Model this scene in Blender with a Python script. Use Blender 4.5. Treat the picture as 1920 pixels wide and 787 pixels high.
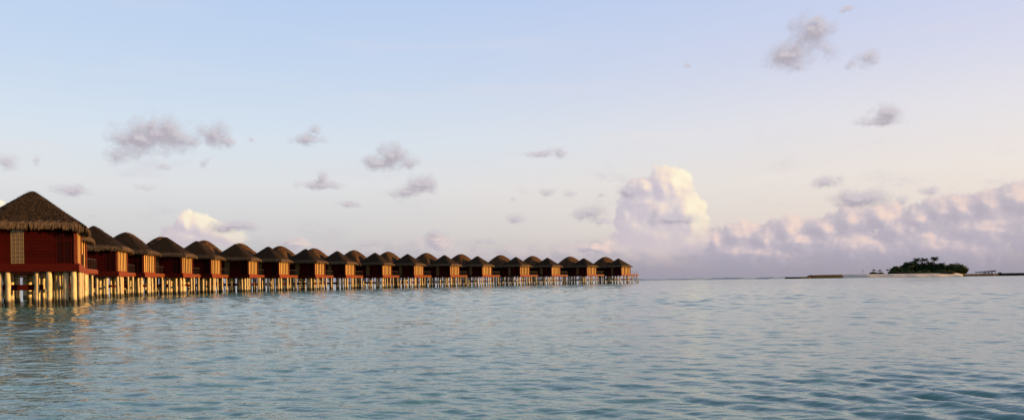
import bpy, math, random
from mathutils import Vector, Matrix, noise
import numpy as np

for o in list(bpy.data.objects):
    bpy.data.objects.remove(o, do_unlink=True)
S = bpy.context.scene
COL = S.collection
R = math.radians

# ------------------------------------------------------------------ camera
CAM_H = 1.2
FPX = 1450.0                      # focal length in photo pixels (1920 wide)
ROLL = 0.0138
HY = 525.7                        # horizon row on the optical axis
cam_d = bpy.data.cameras.new("camera")
cam = bpy.data.objects.new("camera", cam_d)
COL.objects.link(cam)
cam_d.sensor_width = 36.0
cam_d.lens = 36.0 * FPX / 1920.0
cam_d.shift_y = (HY - 393.5) / 1920.0
cam_d.clip_end = 60000.0
cam.matrix_world = (Matrix.Translation((0, 0, CAM_H)) @ Matrix.Rotation(R(90), 4, 'X')
                    @ Matrix.Rotation(-ROLL, 4, 'Z'))
S.camera = cam

# ------------------------------------------------------------------ light
SUN_AZ = 4.0                     # degrees from +X towards +Y
SUN_EL = 9.0
EXPO = 1.15
S.view_settings.view_transform = 'Standard'
S.view_settings.look = 'None'
S.view_settings.exposure = EXPO
S.view_settings.gamma = 1.0
S.view_settings.use_curve_mapping = False
S.cycles.use_denoising = True
S.cycles.max_bounces = 6

sun_d = bpy.data.lights.new("sun", 'SUN')
sun_d.energy = 5.0
sun_d.angle = R(0.5)
sun_d.color = (1.0, 0.58, 0.22)
sun = bpy.data.objects.new("sun", sun_d)
COL.objects.link(sun)
sdir = Vector((math.cos(R(SUN_AZ)) * math.cos(R(SUN_EL)),
               math.sin(R(SUN_AZ)) * math.cos(R(SUN_EL)), math.sin(R(SUN_EL))))
sun.rotation_euler = sdir.to_track_quat('Z', 'Y').to_euler()
sun.location = (60, 0, 40)


def lin(c):
    c = c / 255.0
    return c / 12.92 if c <= 0.04045 else ((c + 0.055) / 1.055) ** 2.4


def srgb(r, g, b):
    return (lin(r), lin(g), lin(b))


def px_dir(x, y):
    """photo pixel -> (azimuth from +Y, elevation) in radians"""
    dx, dy = x - 960.0, HY - y
    X = dx * math.cos(ROLL) + dy * math.sin(ROLL)
    Z = -dx * math.sin(ROLL) + dy * math.cos(ROLL)
    return math.atan2(X, FPX), math.atan2(Z, math.hypot(FPX, X))


# ------------------------------------------------------------------ node maths
class NB:
    """tiny expression builder over shader nodes"""
    def __init__(s, tree):
        s.t = tree

    def new(s, typ, **kw):
        n = s.t.nodes.new(typ)
        for k, v in kw.items():
            setattr(n, k, v)
        return n

    def put(s, sock, v):
        if hasattr(v, 'is_linked'):
            s.t.links.new(v, sock)
        elif isinstance(v, tuple) and sock.type == 'RGBA' and len(v) == 3:
            sock.default_value = v + (1.0,)
        else:
            sock.default_value = v

    def m(s, op, *a, clamp=False):
        n = s.new('ShaderNodeMath', operation=op, use_clamp=clamp)
        for i, v in enumerate(a):
            s.put(n.inputs[i], v)
        return n.outputs[0]

    def v(s, op, *a):
        n = s.new('ShaderNodeVectorMath', operation=op)
        for i, x in enumerate(a):
            s.put(n.inputs[i], x)
        return n.outputs['Value'] if op in ('LENGTH', 'DOT_PRODUCT', 'DISTANCE') else n.outputs[0]

    def mix(s, f, a, b, mode='MIX'):
        n = s.new('ShaderNodeMix', data_type='RGBA', blend_type=mode)
        s.put(n.inputs[0], f)
        s.put(n.inputs[6], a)
        s.put(n.inputs[7], b)
        return n.outputs[2]

    def smooth(s, x, lo, hi, a=0.0, b=1.0):
        n = s.new('ShaderNodeMapRange', interpolation_type='SMOOTHSTEP')
        s.put(n.inputs[0], x)
        for i, v in enumerate((lo, hi, a, b)):
            n.inputs[i + 1].default_value = v
        return n.outputs[0]

    def noise(s, vec, scale, detail=4.0, rough=0.55, col=False, dist=0.0):
        n = s.new('ShaderNodeTexNoise')
        s.put(n.inputs['Vector'], vec)
        n.inputs['Scale'].default_value = scale
        n.inputs['Detail'].default_value = detail
        n.inputs['Roughness'].default_value = rough
        n.inputs['Distortion'].default_value = dist
        return n.outputs['Color' if col else 'Fac']

    def billow(s, vec, scale, detail=3.0, rough=.5):
        n = s.new('ShaderNodeTexVoronoi', voronoi_dimensions='2D', feature='F1', normalize=True)
        s.put(n.inputs['Vector'], vec)
        n.inputs['Scale'].default_value = scale
        n.inputs['Detail'].default_value = detail
        n.inputs['Roughness'].default_value = rough
        return s.m('SUBTRACT', 1.0, n.outputs['Distance'])

    def ramp(s, x, pts, mode='LINEAR'):
        n = s.new('ShaderNodeValToRGB')
        n.color_ramp.interpolation = mode
        e = n.color_ramp.elements
        while len(e) > 1:
            e.remove(e[-1])
        e[0].position = pts[0][0]
        e[0].color = tuple(pts[0][1]) + (1,)
        for p, c in pts[1:]:
            q = e.new(p)
            q.color = tuple(c) + (1,)
        s.put(n.inputs[0], x)
        return n.outputs[0]


# ------------------------------------------------------------------ sky
K = 1.0 / (2 ** EXPO)
WS = 0.1                                          # background strength


def skyc(r, g, b):
    return tuple(c * K / WS for c in srgb(r, g, b))


def uv(x, y):
    a, e = px_dir(x, y)
    return a * FPX, e * FPX


def blob(x, y, rx, ry, w=1.0):
    u, v_ = uv(x, y)
    c = math.cos(px_dir(x, y)[0])
    return (u, v_, rx * c * c * 1.08, ry * c * 1.08, w)


GREY = [blob(*b) for b in [
    (300, 250, 62, 32), (262, 262, 60, 30), (335, 262, 45, 22), (285, 232, 22, 18, .8), (402, 252, 34, 32, .85),
    (425, 268, 24, 14, .8), (222, 292, 36, 28, .62), (470, 262, 14, 8, .5), (300, 315, 32, 9, .5),
    (735, 292, 28, 22), (712, 304, 36, 14), (762, 305, 36, 14, .75),
    (790, 346, 30, 19), (768, 360, 42, 11, .9),
    (606, 332, 14, 18, .8), (600, 346, 48, 11, .85), (575, 262, 44, 14, .72), (592, 245, 16, 16, .66),
    (130, 356, 38, 13, .9), (12, 305, 24, 22, .8), (70, 305, 14, 16, .55), (385, 305, 16, 14, .48), (270, 350, 30, 12, .45),
    (1520, 62, 44, 38, .95), (1484, 105, 48, 26, 1.), (1530, 35, 22, 16, .8), (1500, 122, 26, 18, .7), (1555, 100, 30, 24, .62),
    (1628, 108, 26, 22, .8), (1588, 16, 16, 10, .75), (1600, 122, 22, 12, .55), (1290, 126, 16, 8, .4),
    (1662, 210, 30, 16, .95), (1655, 226, 48, 12, .85),
    (1607, 370, 50, 17, 1.15), (1600, 380, 40, 10, 1.), (1548, 341, 34, 11, .85), (1575, 334, 12, 8, .7),
    (1012, 286, 38, 9, .8), (1052, 288, 16, 12, .75),
    (1108, 400, 36, 16, .9), (1128, 416, 26, 9, .8), (966, 410, 22, 10, .9), (656, 382, 28, 8, .75),
    (1030, 358, 24, 10, .62), (1066, 364, 16, 10, .66), (1128, 364, 16, 6, .5), (962, 371, 12, 6, .6),
    (1745, 360, 26, 10, .85), (1694, 374, 14, 12, .8), (1690, 345, 20, 8, .4),
    (440, 424, 46, 11, 1.), (420, 430, 26, 10, .9), (1178, 360, 30, 14, .72), (178, 408, 18, 6, .5),
    (1262, 408, 44, 11, 1.), (1232, 392, 16, 12, .8), (545, 452, 46, 9, .6),
    (820, 442, 34, 14, .7), (690, 455, 30, 12, .6), (905, 452, 40, 10, .6), (830, 456, 40, 7, .7)]]
TOWER = [blob(*b) for b in [
    (1243, 350, 38, 40), (1268, 345, 30, 32), (1208, 352, 34, 26, .95), (1236, 392, 66, 42), (1288, 398, 40, 46),
    (1302, 425, 30, 42), (1192, 425, 46, 42), (1245, 445, 82, 44), (1210, 378, 46, 30), (1175, 405, 26, 30, .9),
    (1290, 452, 40, 26),
    (348, 420, 26, 24), (378, 424, 34, 24), (402, 436, 44, 24), (432, 446, 36, 16), (352, 448, 52, 16), (312, 442, 13, 13, .9), (335, 440, 36, 20),
    (0, 386, 14, 12)]]
HEADS = [blob(*b) for b in [
    (1345, 450, 45, 25), (1390, 440, 45, 28), (1440, 445, 50, 28), (1480, 427, 38, 26), (1500, 450, 60, 25), (1550, 427, 42, 28),
    (1602, 415, 55, 30), (1660, 405, 48, 30), (1690, 430, 60, 30), (1732, 412, 42, 28), (1772, 395, 44, 32), (1812, 390, 50, 34),
    (1862, 382, 46, 36), (1912, 372, 50, 38), (1965, 378, 60, 45), (1840, 430, 90, 40), (1935, 430, 80, 50), (1600, 462, 120, 40),
    (1405, 474, 120, 36), (1755, 466, 150, 46), (1118, 464, 52, 16, .7), (822, 456, 45, 22, .75), (560, 456, 50, 16, .7)]]
BANK = [(0, 462), (180, 458), (330, 448), (470, 452), (560, 446), (640, 460), (700, 442), (760, 456), (810, 432), (860, 452), (960, 455),
        (1060, 452), (1120, 440), (1180, 438), (1260, 440), (1335, 430), (1375, 424), (1420, 428), (1470, 408),
        (1510, 422), (1550, 402), (1600, 396), (1660, 388), (1705, 402), (1750, 386), (1790, 376), (1850, 364), (1920, 354)]

W = bpy.data.worlds.new("World")
S.world = W
W.use_nodes = True
wt = W.node_tree
wt.nodes.clear()
nb = NB(wt)
tc = nb.new('ShaderNodeTexCoord')
sep = nb.new('ShaderNodeSeparateXYZ')
wt.links.new(tc.outputs['Generated'], sep.inputs[0])
az = nb.m('ARCTAN2', sep.outputs[0], sep.outputs[1])
el = nb.m('ARCSINE', sep.outputs[2])
comb = nb.new('ShaderNodeCombineXYZ')
nb.put(comb.inputs[0], nb.m('MULTIPLY', az, FPX))
nb.put(comb.inputs[1], nb.m('MULTIPLY', el, FPX))
UV = comb.outputs[0]
# the clear sky: physical sky, veiled by the bright evening haze high up
sky = nb.new('ShaderNodeTexSky', sky_type='NISHITA')
sky.sun_disc = False
sky.sun_elevation = R(SUN_EL)
sky.sun_rotation = R(90 - SUN_AZ)
sky.air_density = 1.0
sky.dust_density = 1.5
sky.ozone_density = 2.0
ef = nb.m('DIVIDE', el, R(90), clamp=True)


def E(y):                                        # photo row on the axis -> ramp position
    return px_dir(960, y)[1] / R(90)


left = nb.ramp(ef, [(0.0, skyc(172, 170, 182)), (E(495), skyc(186, 183, 192)), (E(440), skyc(212, 208, 211)), (E(350), skyc(229, 228, 230)),
                    (E(270), skyc(222, 231, 241)), (E(150), skyc(206, 222, 244)), (E(0), skyc(192, 213, 246)),
                    (0.45, skyc(168, 190, 226)), (1.0, skyc(132, 162, 208))])
right = nb.ramp(ef, [(0.0, skyc(172, 163, 172)), (E(495), skyc(196, 184, 188)), (E(440), skyc(232, 216, 208)), (E(350), skyc(240, 227, 220)),
                     (E(250), skyc(234, 228, 232)), (E(130), skyc(216, 217, 238)), (E(0), skyc(200, 211, 242)),
                     (0.45, skyc(172, 190, 224)), (1.0, skyc(132, 162, 208))])
side = nb.smooth(sep.outputs[0], -0.35, 0.55)
base = nb.mix(side, left, right)
nish = nb.mix(1.0, sky.outputs[0], (1, 1, 1), 'MULTIPLY')
base = nb.mix(0.12, base, nish)
# thin streaks of veil
stv = nb.v('MULTIPLY', UV, (0.0012, 0.011, 0))
streak = nb.smooth(nb.noise(stv, 1.0, 4, .55), .5, .75, 0, .22)
base = nb.mix(streak, base, skyc(244, 226, 218))


def field_group(name, blobs, nscale, namp, warp, detail=5.0, k=0.25, bil=0.0):
    g = bpy.data.node_groups.new(name, 'ShaderNodeTree')
    g.interface.new_socket('Vector', in_out='INPUT', socket_type='NodeSocketVector')
    g.interface.new_socket('Value', in_out='OUTPUT', socket_type='NodeSocketFloat')
    b = NB(g)
    gi = b.new('NodeGroupInput')
    go = b.new('NodeGroupOutput')
    p = gi.outputs[0]
    wn = b.noise(p, nscale * 0.9, 4, .6, col=True)
    pw = b.v('MULTIPLY_ADD', b.v('SUBTRACT', wn, (.5, .5, .5)), (warp * 2, warp * 1.5, 0), p)
    acc = None
    for (u, v_, rx, ry, w) in blobs:
        q = b.v('MULTIPLY_ADD', pw, (1 / rx, 1 / ry, 0), (-u / rx, -v_ / ry, 0))
        d = b.m('SUBTRACT', w, b.v('LENGTH', q))
        if acc is None:
            acc = d
        else:
            acc = b.m('SMOOTH_MAX', acc, d, k)
    n1 = b.noise(p, nscale * 2.1, detail, .62)
    f = b.m('MULTIPLY_ADD', b.m('SUBTRACT', n1, .5), namp, acc)
    if bil:
        f = b.m('MULTIPLY_ADD', b.m('SUBTRACT', b.billow(pw, nscale * 2.0, 3, .55), .68), bil, f)
    g.links.new(f, go.inputs[0])
    g.interface.new_socket('Smooth', in_out='OUTPUT', socket_type='NodeSocketFloat')
    g.links.new(acc, go.inputs[1])
    return g


def use2(g, vec):
    n = nb.new('ShaderNodeGroup')
    n.node_tree = g
    nb.put(n.inputs[0], vec)
    return n.outputs[0], n.outputs[1]


def use(g, vec):
    n = nb.new('ShaderNodeGroup')
    n.node_tree = g
    nb.put(n.inputs[0], vec)
    return n.outputs[0]


# horizon bank of far cumulus
def bank_group():
    g = bpy.data.node_groups.new("bank_field", 'ShaderNodeTree')
    g.interface.new_socket('Vector', in_out='INPUT', socket_type='NodeSocketVector')
    g.interface.new_socket('Value', in_out='OUTPUT', socket_type='NodeSocketFloat')
    b = NB(g)
    gi = b.new('NodeGroupInput')
    go = b.new('NodeGroupOutput')
    p = gi.outputs[0]
    s_ = b.new('ShaderNodeSeparateXYZ')
    b.put(s_.inputs[0], p)
    rp = b.m('ADD', b.m('DIVIDE', s_.outputs[0], 2000.0), .5, clamp=True)
    pts = []
    for x, y in BANK:
        u, v_ = uv(x, y)
        pts.append((u / 2000 + .5, (v_ / 400,) * 3))
    hgt = b.ramp(rp, pts[:1] + pts[1:28], 'B_SPLINE')
    hgt = b.m('MULTIPLY', hgt, 400.0)
    p3 = b.v('MULTIPLY', p, (1, 1.5, 1))
    wn = b.noise(p, .02, 4, .6, col=True)
    pw = b.v('MULTIPLY_ADD', b.v('SUBTRACT', wn, (.5, .5, .5)), (34, 22, 0), p3)
    n1 = b.m('MULTIPLY_ADD', b.billow(pw, .014, 4, .55), .8, b.m('MULTIPLY', b.noise(p3, .02, 6, .6), .5))
    n1 = b.m('SUBTRACT', n1, .32)
    n2 = b.noise(p3, .006, 2, .5)
    t = b.m('SUBTRACT', hgt, s_.outputs[1])
    t = b.m('MULTIPLY_ADD', b.m('SUBTRACT', n1, .5), 95.0, t)
    t = b.m('MULTIPLY_ADD', b.m('SUBTRACT', n2, .5), 40.0, t)
    g.links.new(t, go.inputs[0])
    return g


bg = bank_group()
F = use(bg, UV)
Fs = use(bg, nb.v('ADD', UV, (13.0, 9.0, 0)))
blit = nb.smooth(nb.m('SUBTRACT', F, Fs), -9, 20)
ba = nb.smooth(F, -5, 13)
bcol = nb.mix(blit, skyc(175, 170, 186), skyc(217, 201, 204))
rim = nb.m('MULTIPLY', nb.smooth(F, 6, 42, .6, 0), nb.smooth(sep.outputs[0], -.1, .4))
bcol = nb.mix(nb.m('MULTIPLY', rim, nb.m('MULTIPLY_ADD', blit, .7, .3)), bcol, skyc(236, 213, 204))
warm = nb.m('MULTIPLY', nb.smooth(nb.noise(UV, .006, 2, .5), .5, .66), nb.smooth(sep.outputs[0], .05, .5))
bcol = nb.mix(nb.m('MULTIPLY', nb.m('MULTIPLY', warm, blit), .75), bcol, skyc(243, 212, 196))
bcol = nb.mix(nb.smooth(sep.outputs[2], 0.0, 0.035, .75, 0), bcol, skyc(164, 159, 174))
bfade = nb.smooth(sep.outputs[0], -.35, .22, .45, .95)
bfade = nb.m('MULTIPLY', bfade, .93)
# lit towers
tg = field_group("tower_field", TOWER, .017, .55, 10.0, 7.0, .35, .75)
T0, A0 = use2(tg, UV)
T1, A1 = use2(tg, nb.v('ADD', UV, (7.0, 5.0, 0)))
T2, A2 = use2(tg, nb.v('ADD', UV, (34.0, 16.0, 0)))
ta = nb.smooth(T0, .0, .27)
tl = nb.m('MULTIPLY_ADD', nb.m('SUBTRACT', T0, T1), .95, nb.m('MULTIPLY', nb.m('SUBTRACT', A0, A2), .62))
tlit = nb.smooth(tl, -.40, 1.0)
tcol = nb.ramp(tlit, [(0, skyc(200, 192, 204)), (.36, skyc(221, 210, 212)), (.62, skyc(240, 221, 210)), (.84, skyc(251, 234, 210)), (1, skyc(255, 246, 218))])
lowf = nb.smooth(sep.outputs[2], .03, .095, .8, 0)
tcol = nb.mix(lowf, tcol, skyc(208, 195, 200))
c = nb.mix(nb.m('MULTIPLY', ba, nb.m('MULTIPLY', bfade, .55)), base, bcol)
wv = nb.v('MULTIPLY', nb.v('MULTIPLY_ADD', nb.noise(UV, .008, 4, .6, col=True), (40, 40, 0), UV), (.007, .015, 0))
wisp = nb.m('MULTIPLY', nb.smooth(nb.noise(wv, 1.0, 7, .64), .53, .76), nb.m('MULTIPLY', nb.smooth(el, .025, .06), nb.smooth(el, .10, .22, 1, 0)))
c = nb.mix(nb.m('MULTIPLY', wisp, .42), c, skyc(196, 189, 198))
hg = field_group("head_field", HEADS, .015, .95, 19.0, 7.0, .3, .95)
H0, B0 = use2(hg, UV)
H1, B1 = use2(hg, nb.v('ADD', UV, (8.0, 5.0, 0)))
H2, B2 = use2(hg, nb.v('ADD', UV, (20.0, 10.0, 0)))
ha = nb.smooth(H0, .0, .3)
hl = nb.m('MULTIPLY_ADD', nb.m('SUBTRACT', H0, H1), .6, nb.m('MULTIPLY', nb.m('SUBTRACT', B0, B2), .45))
hcol = nb.ramp(nb.smooth(hl, -.28, .56), [(0, skyc(174, 169, 185)), (.35, skyc(192, 183, 195)), (.65, skyc(220, 201, 202)), (.85, skyc(236, 210, 202)), (1, skyc(245, 219, 204))])
c = nb.mix(nb.m('MULTIPLY', ha, nb.smooth(sep.outputs[0], -.3, .25, .45, .8)), c, hcol)
c = nb.mix(nb.smooth(sep.outputs[2], .002, .04, .82, 0), c, skyc(160, 155, 170))
tlow = nb.smooth(sep.outputs[2], .022, .05)
c = nb.mix(nb.m('MULTIPLY', nb.m('MULTIPLY', ta, tlow), .97), c, tcol)
# shaded puffs drifting in front
gg = field_group("puff_field", GREY, .021, 1.75, 17.0, 7.0, .25)
G0 = use(gg, UV)
G1 = use(gg, nb.v('ADD', UV, (5.0, 7.0, 0)))
ga = nb.smooth(G0, -.24, .85, 0, .93)
glit = nb.smooth(nb.m('SUBTRACT', G0, G1), -.15, .5)
gcol = nb.mix(glit, skyc(176, 169, 180), skyc(205, 197, 204))
c = nb.mix(ga, c, gcol)
bgn = nb.new('ShaderNodeBackground')
nb.put(bgn.inputs[0], c)
bgn.inputs[1].default_value = WS
wo = nb.new('ShaderNodeOutputWorld')
wt.links.new(bgn.outputs[0], wo.inputs[0])
W.cycles.sampling_method = 'MANUAL'
W.cycles.sample_map_resolution = 512


# ------------------------------------------------------------------ mesh helpers
class MB:
    def __init__(s):
        s.v, s.f = [], []

    def box(s, x0, x1, y0, y1, z0, z1):
        n = len(s.v)
        s.v += [(x0, y0, z0), (x1, y0, z0), (x1, y1, z0), (x0, y1, z0), (x0, y0, z1), (x1, y0, z1), (x1, y1, z1), (x0, y1, z1)]
        s.f += [tuple(n + i for i in q) for q in ((0, 3, 2, 1), (4, 5, 6, 7), (0, 1, 5, 4), (1, 2, 6, 5), (2, 3, 7, 6), (3, 0, 4, 7))]
        return s

    def bar(s, a, b, w, h, up=(0, 0, 1)):
        a, b = Vector(a), Vector(b)
        d = (b - a).normalized()
        r = d.cross(Vector(up)).normalized() * w / 2
        u = r.cross(d).normalized() * h / 2
        n = len(s.v)
        for p in (a, b):
            s.v += [tuple(p - r - u), tuple(p + r - u), tuple(p + r + u), tuple(p - r + u)]
        s.f += [tuple(n + i for i in q) for q in ((0, 1, 2, 3), (7, 6, 5, 4), (0, 4, 5, 1), (1, 5, 6, 2), (2, 6, 7, 3), (3, 7, 4, 0))]
        return s

    def tube(s, pts, rad, seg=10, cap=True):
        n0 = len(s.v)
        pts = [Vector(p) for p in pts]
        for i, p in enumerate(pts):
            d = (pts[min(i + 1, len(pts) - 1)] - pts[max(i - 1, 0)]).normalized()
            r = d.orthogonal().normalized() if abs(d.z) < .99 else Vector((1, 0, 0))
            u = d.cross(r).normalized()
            r = u.cross(d).normalized()
            for k in range(seg):
                a = 2 * math.pi * k / seg
                s.v.append(tuple(p + (r * math.cos(a) + u * math.sin(a)) * rad[i]))
        for i in range(len(pts) - 1):
            for k in range(seg):
                k2 = (k + 1) % seg
                s.f.append((n0 + i * seg + k, n0 + i * seg + k2, n0 + (i + 1) * seg + k2, n0 + (i + 1) * seg + k))
        if cap:
            s.f.append(tuple(n0 + k for k in reversed(range(seg))))
            e = n0 + (len(pts) - 1) * seg
            s.f.append(tuple(e + k for k in range(seg)))
        return s

    def mesh(s, name, mat, smooth=False):
        me = bpy.data.meshes.new(name)
        me.from_pydata(s.v, [], s.f)
        me.materials.append(mat)
        if smooth:
            me.polygons.foreach_set('use_smooth', [True] * len(me.polygons))
        me.update()
        return me


def obj(name, me, parent=None, loc=None, rot=None, scale=None):
    o = bpy.data.objects.new(name, me)
    COL.objects.link(o)
    if parent:
        o.parent = parent
    if loc:
        o.location = loc
    if rot:
        o.rotation_euler = rot
    if scale:
        o.scale = scale
    return o


def tag(o, label=None, cat=None, group=None, kind=None):
    for k, v in (('label', label), ('category', cat), ('group', group), ('kind', kind)):
        if v:
            o[k] = v
    return o


# ------------------------------------------------------------------ materials
def mat(name, rough=.7, spec=.3):
    m = bpy.data.materials.new(name)
    m.use_nodes = True
    t = m.node_tree
    b = t.nodes['Principled BSDF']
    b.inputs['Roughness'].default_value = rough
    b.inputs['Specular IOR Level'].default_value = spec
    return m, NB(t), b


def coords(n, kind='Object'):
    return n.new('ShaderNodeTexCoord').outputs[kind]


def simple(name, c1, c2, scale, stretch=(1, 1, 1), rough=.7, spec=.3, bump=0.0, bscale=None, per_obj=0.0, kind='Object', bdist=.02):
    m, n, b = mat(name, rough, spec)
    p = n.v('MULTIPLY', coords(n, kind), stretch)
    f = n.smooth(n.noise(p, scale, 5, .6), .3, .7)
    c_ = n.mix(f, c1, c2)
    if per_obj:
        oi = n.new('ShaderNodeObjectInfo').outputs['Random']
        k = n.m('MULTIPLY_ADD', oi, per_obj * 2, 1 - per_obj)
        hs = n.new('ShaderNodeHueSaturation')
        n.put(hs.inputs['Value'], k)
        n.put(hs.inputs['Color'], c_)
        c_ = hs.outputs[0]
    n.put(b.inputs['Base Color'], c_)
    if bump:
        bn = n.new('ShaderNodeBump')
        bn.inputs['Strength'].default_value = bump
        bn.inputs['Distance'].default_value = bdist
        n.put(bn.inputs['Height'], n.noise(p, bscale or scale, 4, .6))
        n.t.links.new(bn.outputs[0], b.inputs['Normal'])
    return m


M = {}
M['wood'] = simple('red_wood', (.036, .0022, .0011), (.020, .0013, .0007), 3, (1, 1, 6), .75, .04, .4, 8, .18)
M['wood_dark'] = simple('dark_louvre_wood', (.012, .0014, .001), (.008, .001, .0008), 4, (1, 1, 5), .75, .04, .3, 9)
M['trim'] = simple('red_trim_wood', (.135, .028, .006), (.095, .018, .004), 4, (1, 1, 1), .6, .1, .3, 9)
M['fascia'] = simple('fascia_wood', (.045, .0036, .0016), (.030, .0024, .0012), 3, (1, 1, 5), .7, .05, .3, 8)
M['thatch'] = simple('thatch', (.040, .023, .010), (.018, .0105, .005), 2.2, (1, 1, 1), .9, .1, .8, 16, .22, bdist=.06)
M['thatch_rear_sunlit'] = simple('thatch_rear_sunlit', (.150, .066, .020), (.085, .038, .012), 1.6, (1, 1, 1), .9, .1, .8, 16, bdist=.06)  # brighter, more orange than the front thatch: sunlight put into the colour
M['straw'] = simple('straw_fringe', (.105, .064, .030), (.044, .027, .014), 5, (1, 1, 1), .85, .15, per_obj=.2)
M['straw_dark'] = simple('straw_strand', (.046, .026, .0105), (.017, .010, .005), 5, (1, 1, 1), .9, .1, per_obj=.22)
M['curtain'] = simple('cream_blind', (.44, .27, .09), (.36, .20, .06), 4, (8, 8, .3), .8, .2)
M['lattice'] = simple('lattice_frame', (.17, .115, .04), (.12, .08, .028), 6, rough=.5)
M['step'] = simple('step_wood', (.03, .018, .012), (.02, .012, .008), 5, rough=.7)
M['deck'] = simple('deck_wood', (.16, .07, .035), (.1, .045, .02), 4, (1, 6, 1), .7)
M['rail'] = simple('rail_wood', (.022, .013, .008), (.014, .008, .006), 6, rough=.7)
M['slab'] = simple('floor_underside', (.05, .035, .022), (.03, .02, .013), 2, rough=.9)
m, n, b = mat('glass_block', .12, .5)
n.put(b.inputs['Base Color'], n.mix(n.noise(coords(n), 6, 3), (.10, .06, .022), (.05, .03, .012)))
M['block'] = m
# piles: cream render with a wet weedy foot
m, n, b = mat('pile_concrete', .65, .3)
tco = n.new('ShaderNodeTexCoord')
p = n.v('MULTIPLY', tco.outputs['Object'], (4, 4, 1.2))
c_ = n.mix(n.smooth(n.noise(p, 2, 5, .65), .3, .7), (.52, .42, .22), (.34, .24, .09))
oi = n.new('ShaderNodeObjectInfo').outputs['Random']
c_ = n.mix(n.m('MULTIPLY', oi, .45), c_, (.24, .19, .13))
sx = n.new('ShaderNodeSeparateXYZ')
n.put(sx.inputs[0], tco.outputs['Object'])
zz = n.m('MULTIPLY_ADD', n.noise(p, 3, 4, .6), .35, sx.outputs[2])
c_ = n.mix(n.smooth(zz, .48, .74, .93, 0), c_, (.03, .026, .015))
n.put(b.inputs['Base Color'], c_)
M['pile'] = m
M['sand'] = simple('coral_sand', (.50, .42, .33), (.40, .33, .25), .25, (1, 1, 1), .95, .1)
M['stone'] = simple('sunlit_breakwater_stone', (.27, .15, .05), (.17, .09, .03), .8, (1, 1, 2), .9, .1, .6, 2)  # orange of the low sun worked into the stone colour
M['stone_dark'] = simple('dark_breakwater_stone', (.035, .026, .016), (.02, .015, .01), .8, (1, 1, 2), .9, .1, .6, 2)  # same stone pattern in a much darker brown
M['leaf'] = simple('leaf_dark', (.030, .055, .014), (.014, .030, .008), .7, rough=.7, spec=.15)
M['leaf2'] = simple('leaf_olive', (.060, .070, .016), (.030, .040, .010), .7, rough=.7, spec=.15)
M['palm'] = simple('palm_leaf', (.035, .055, .014), (.018, .030, .008), .9, rough=.6, spec=.2)
M['trunk'] = simple('trunk_bark', (.10, .07, .045), (.05, .035, .022), 1.5, rough=.9)
M['umb'] = simple('parasol_thatch', (.06, .04, .026), (.035, .024, .016), 2, rough=.9)
M['darkroof'] = simple('sheet_roof', (.035, .035, .045), (.022, .022, .03), 1, rough=.5)

# ------------------------------------------------------------------ water
rng = np.random.default_rng(7)
m, n, b = mat('lagoon_water', .06, .5)
b.inputs['IOR'].default_value = 1.333
geo = n.new('ShaderNodeNewGeometry')
P = geo.outputs['Position']
dist = n.v('LENGTH', P)
far = n.smooth(dist, 440, 475)
wc = n.mix(n.smooth(n.noise(P, .03, 3, .5), .35, .65), (.044, .132, .114), (.054, .152, .132))
wc = n.mix(far, wc, (.006, .018, .028))
n.put(b.inputs['Base Color'], wc)
n.put(b.inputs['Roughness'], n.smooth(dist, 20, 400, .05, .16))
pr = n.v('MULTIPLY', P, (1.0, 1.35, 1.0))
h1 = n.noise(pr, 5.5, 3, .55)
h2 = n.noise(n.v('ADD', pr, (31, 7, 3)), .85, 2, .5)
h3 = n.noise(n.v('ADD', pr, (3, 57, 3)), .7, 3, .6)
hh = n.m('MULTIPLY_ADD', h1, .015, n.m('MULTIPLY', h2, .022))
hh = n.m('MULTIPLY_ADD', h3, n.smooth(dist, 30, 140, 0, .16), hh)
hh = n.m('MULTIPLY', hh, n.m('MULTIPLY_ADD', far, 1.6, 1.0))
bn = n.new('ShaderNodeBump')
bn.inputs['Strength'].default_value = 1.0
bn.inputs['Distance'].default_value = 1.0
n.put(bn.inputs['Height'], hh)
n.t.links.new(bn.outputs[0], b.inputs['Normal'])
M['water'] = m


def wave_height(X, Y, step):
    """sum of short-crested ripples; waves finer than the local grid are left to the material"""
    Z = np.zeros_like(X)
    g = np.random.default_rng(11)
    for i in range(90):
        lam = .11 * (8.0 ** g.random())
        th = R(82) + g.normal() * R(26)
        amp = .0019 * lam
        k = 2 * math.pi / lam
        fade = np.clip((lam / step - 2.0) / 1.2, 0, 1)
        ph = g.random() * 6.283
        kx, ky = k * math.cos(th), k * math.sin(th)
        pos = np.sin(kx * X + ky * Y + ph)
        Z += amp * fade * (pos + .22 * np.cos(2 * (kx * X + ky * Y + ph)))
    # patches of calmer and livelier water
    pm = np.sin(X * .21 + 1.3 + .6 * np.sin(Y * .13)) * np.sin(Y * .17 + .5 + .7 * np.sin(X * .11))
    Z *= 0.95 + .3 * pm
    # a steeper train of wavelets running in from the right
    mask = np.exp(-(((X - 4.6) / 2.4) ** 2 + ((Y - 7.2) / 2.4) ** 2))
    for lam, th, amp, ph in ((.62, 30, .0185, .6), (.43, 18, .0075, 2.1), (.52, 50, .0075, 4.0), (.30, 33, .004, 1.0), (.36, 62, .005, 5.0)):
        k = 2 * math.pi / lam
        fade = np.clip((lam / step - 2.0) / 1.2, 0, 1)
        q = k * (math.cos(R(th)) * X + math.sin(R(th)) * Y) + ph + .5 * np.sin(X * .9 - Y * .7)
        Z += mask * fade * amp * (np.sin(q) + .3 * np.cos(2 * q))
    return Z


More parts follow.
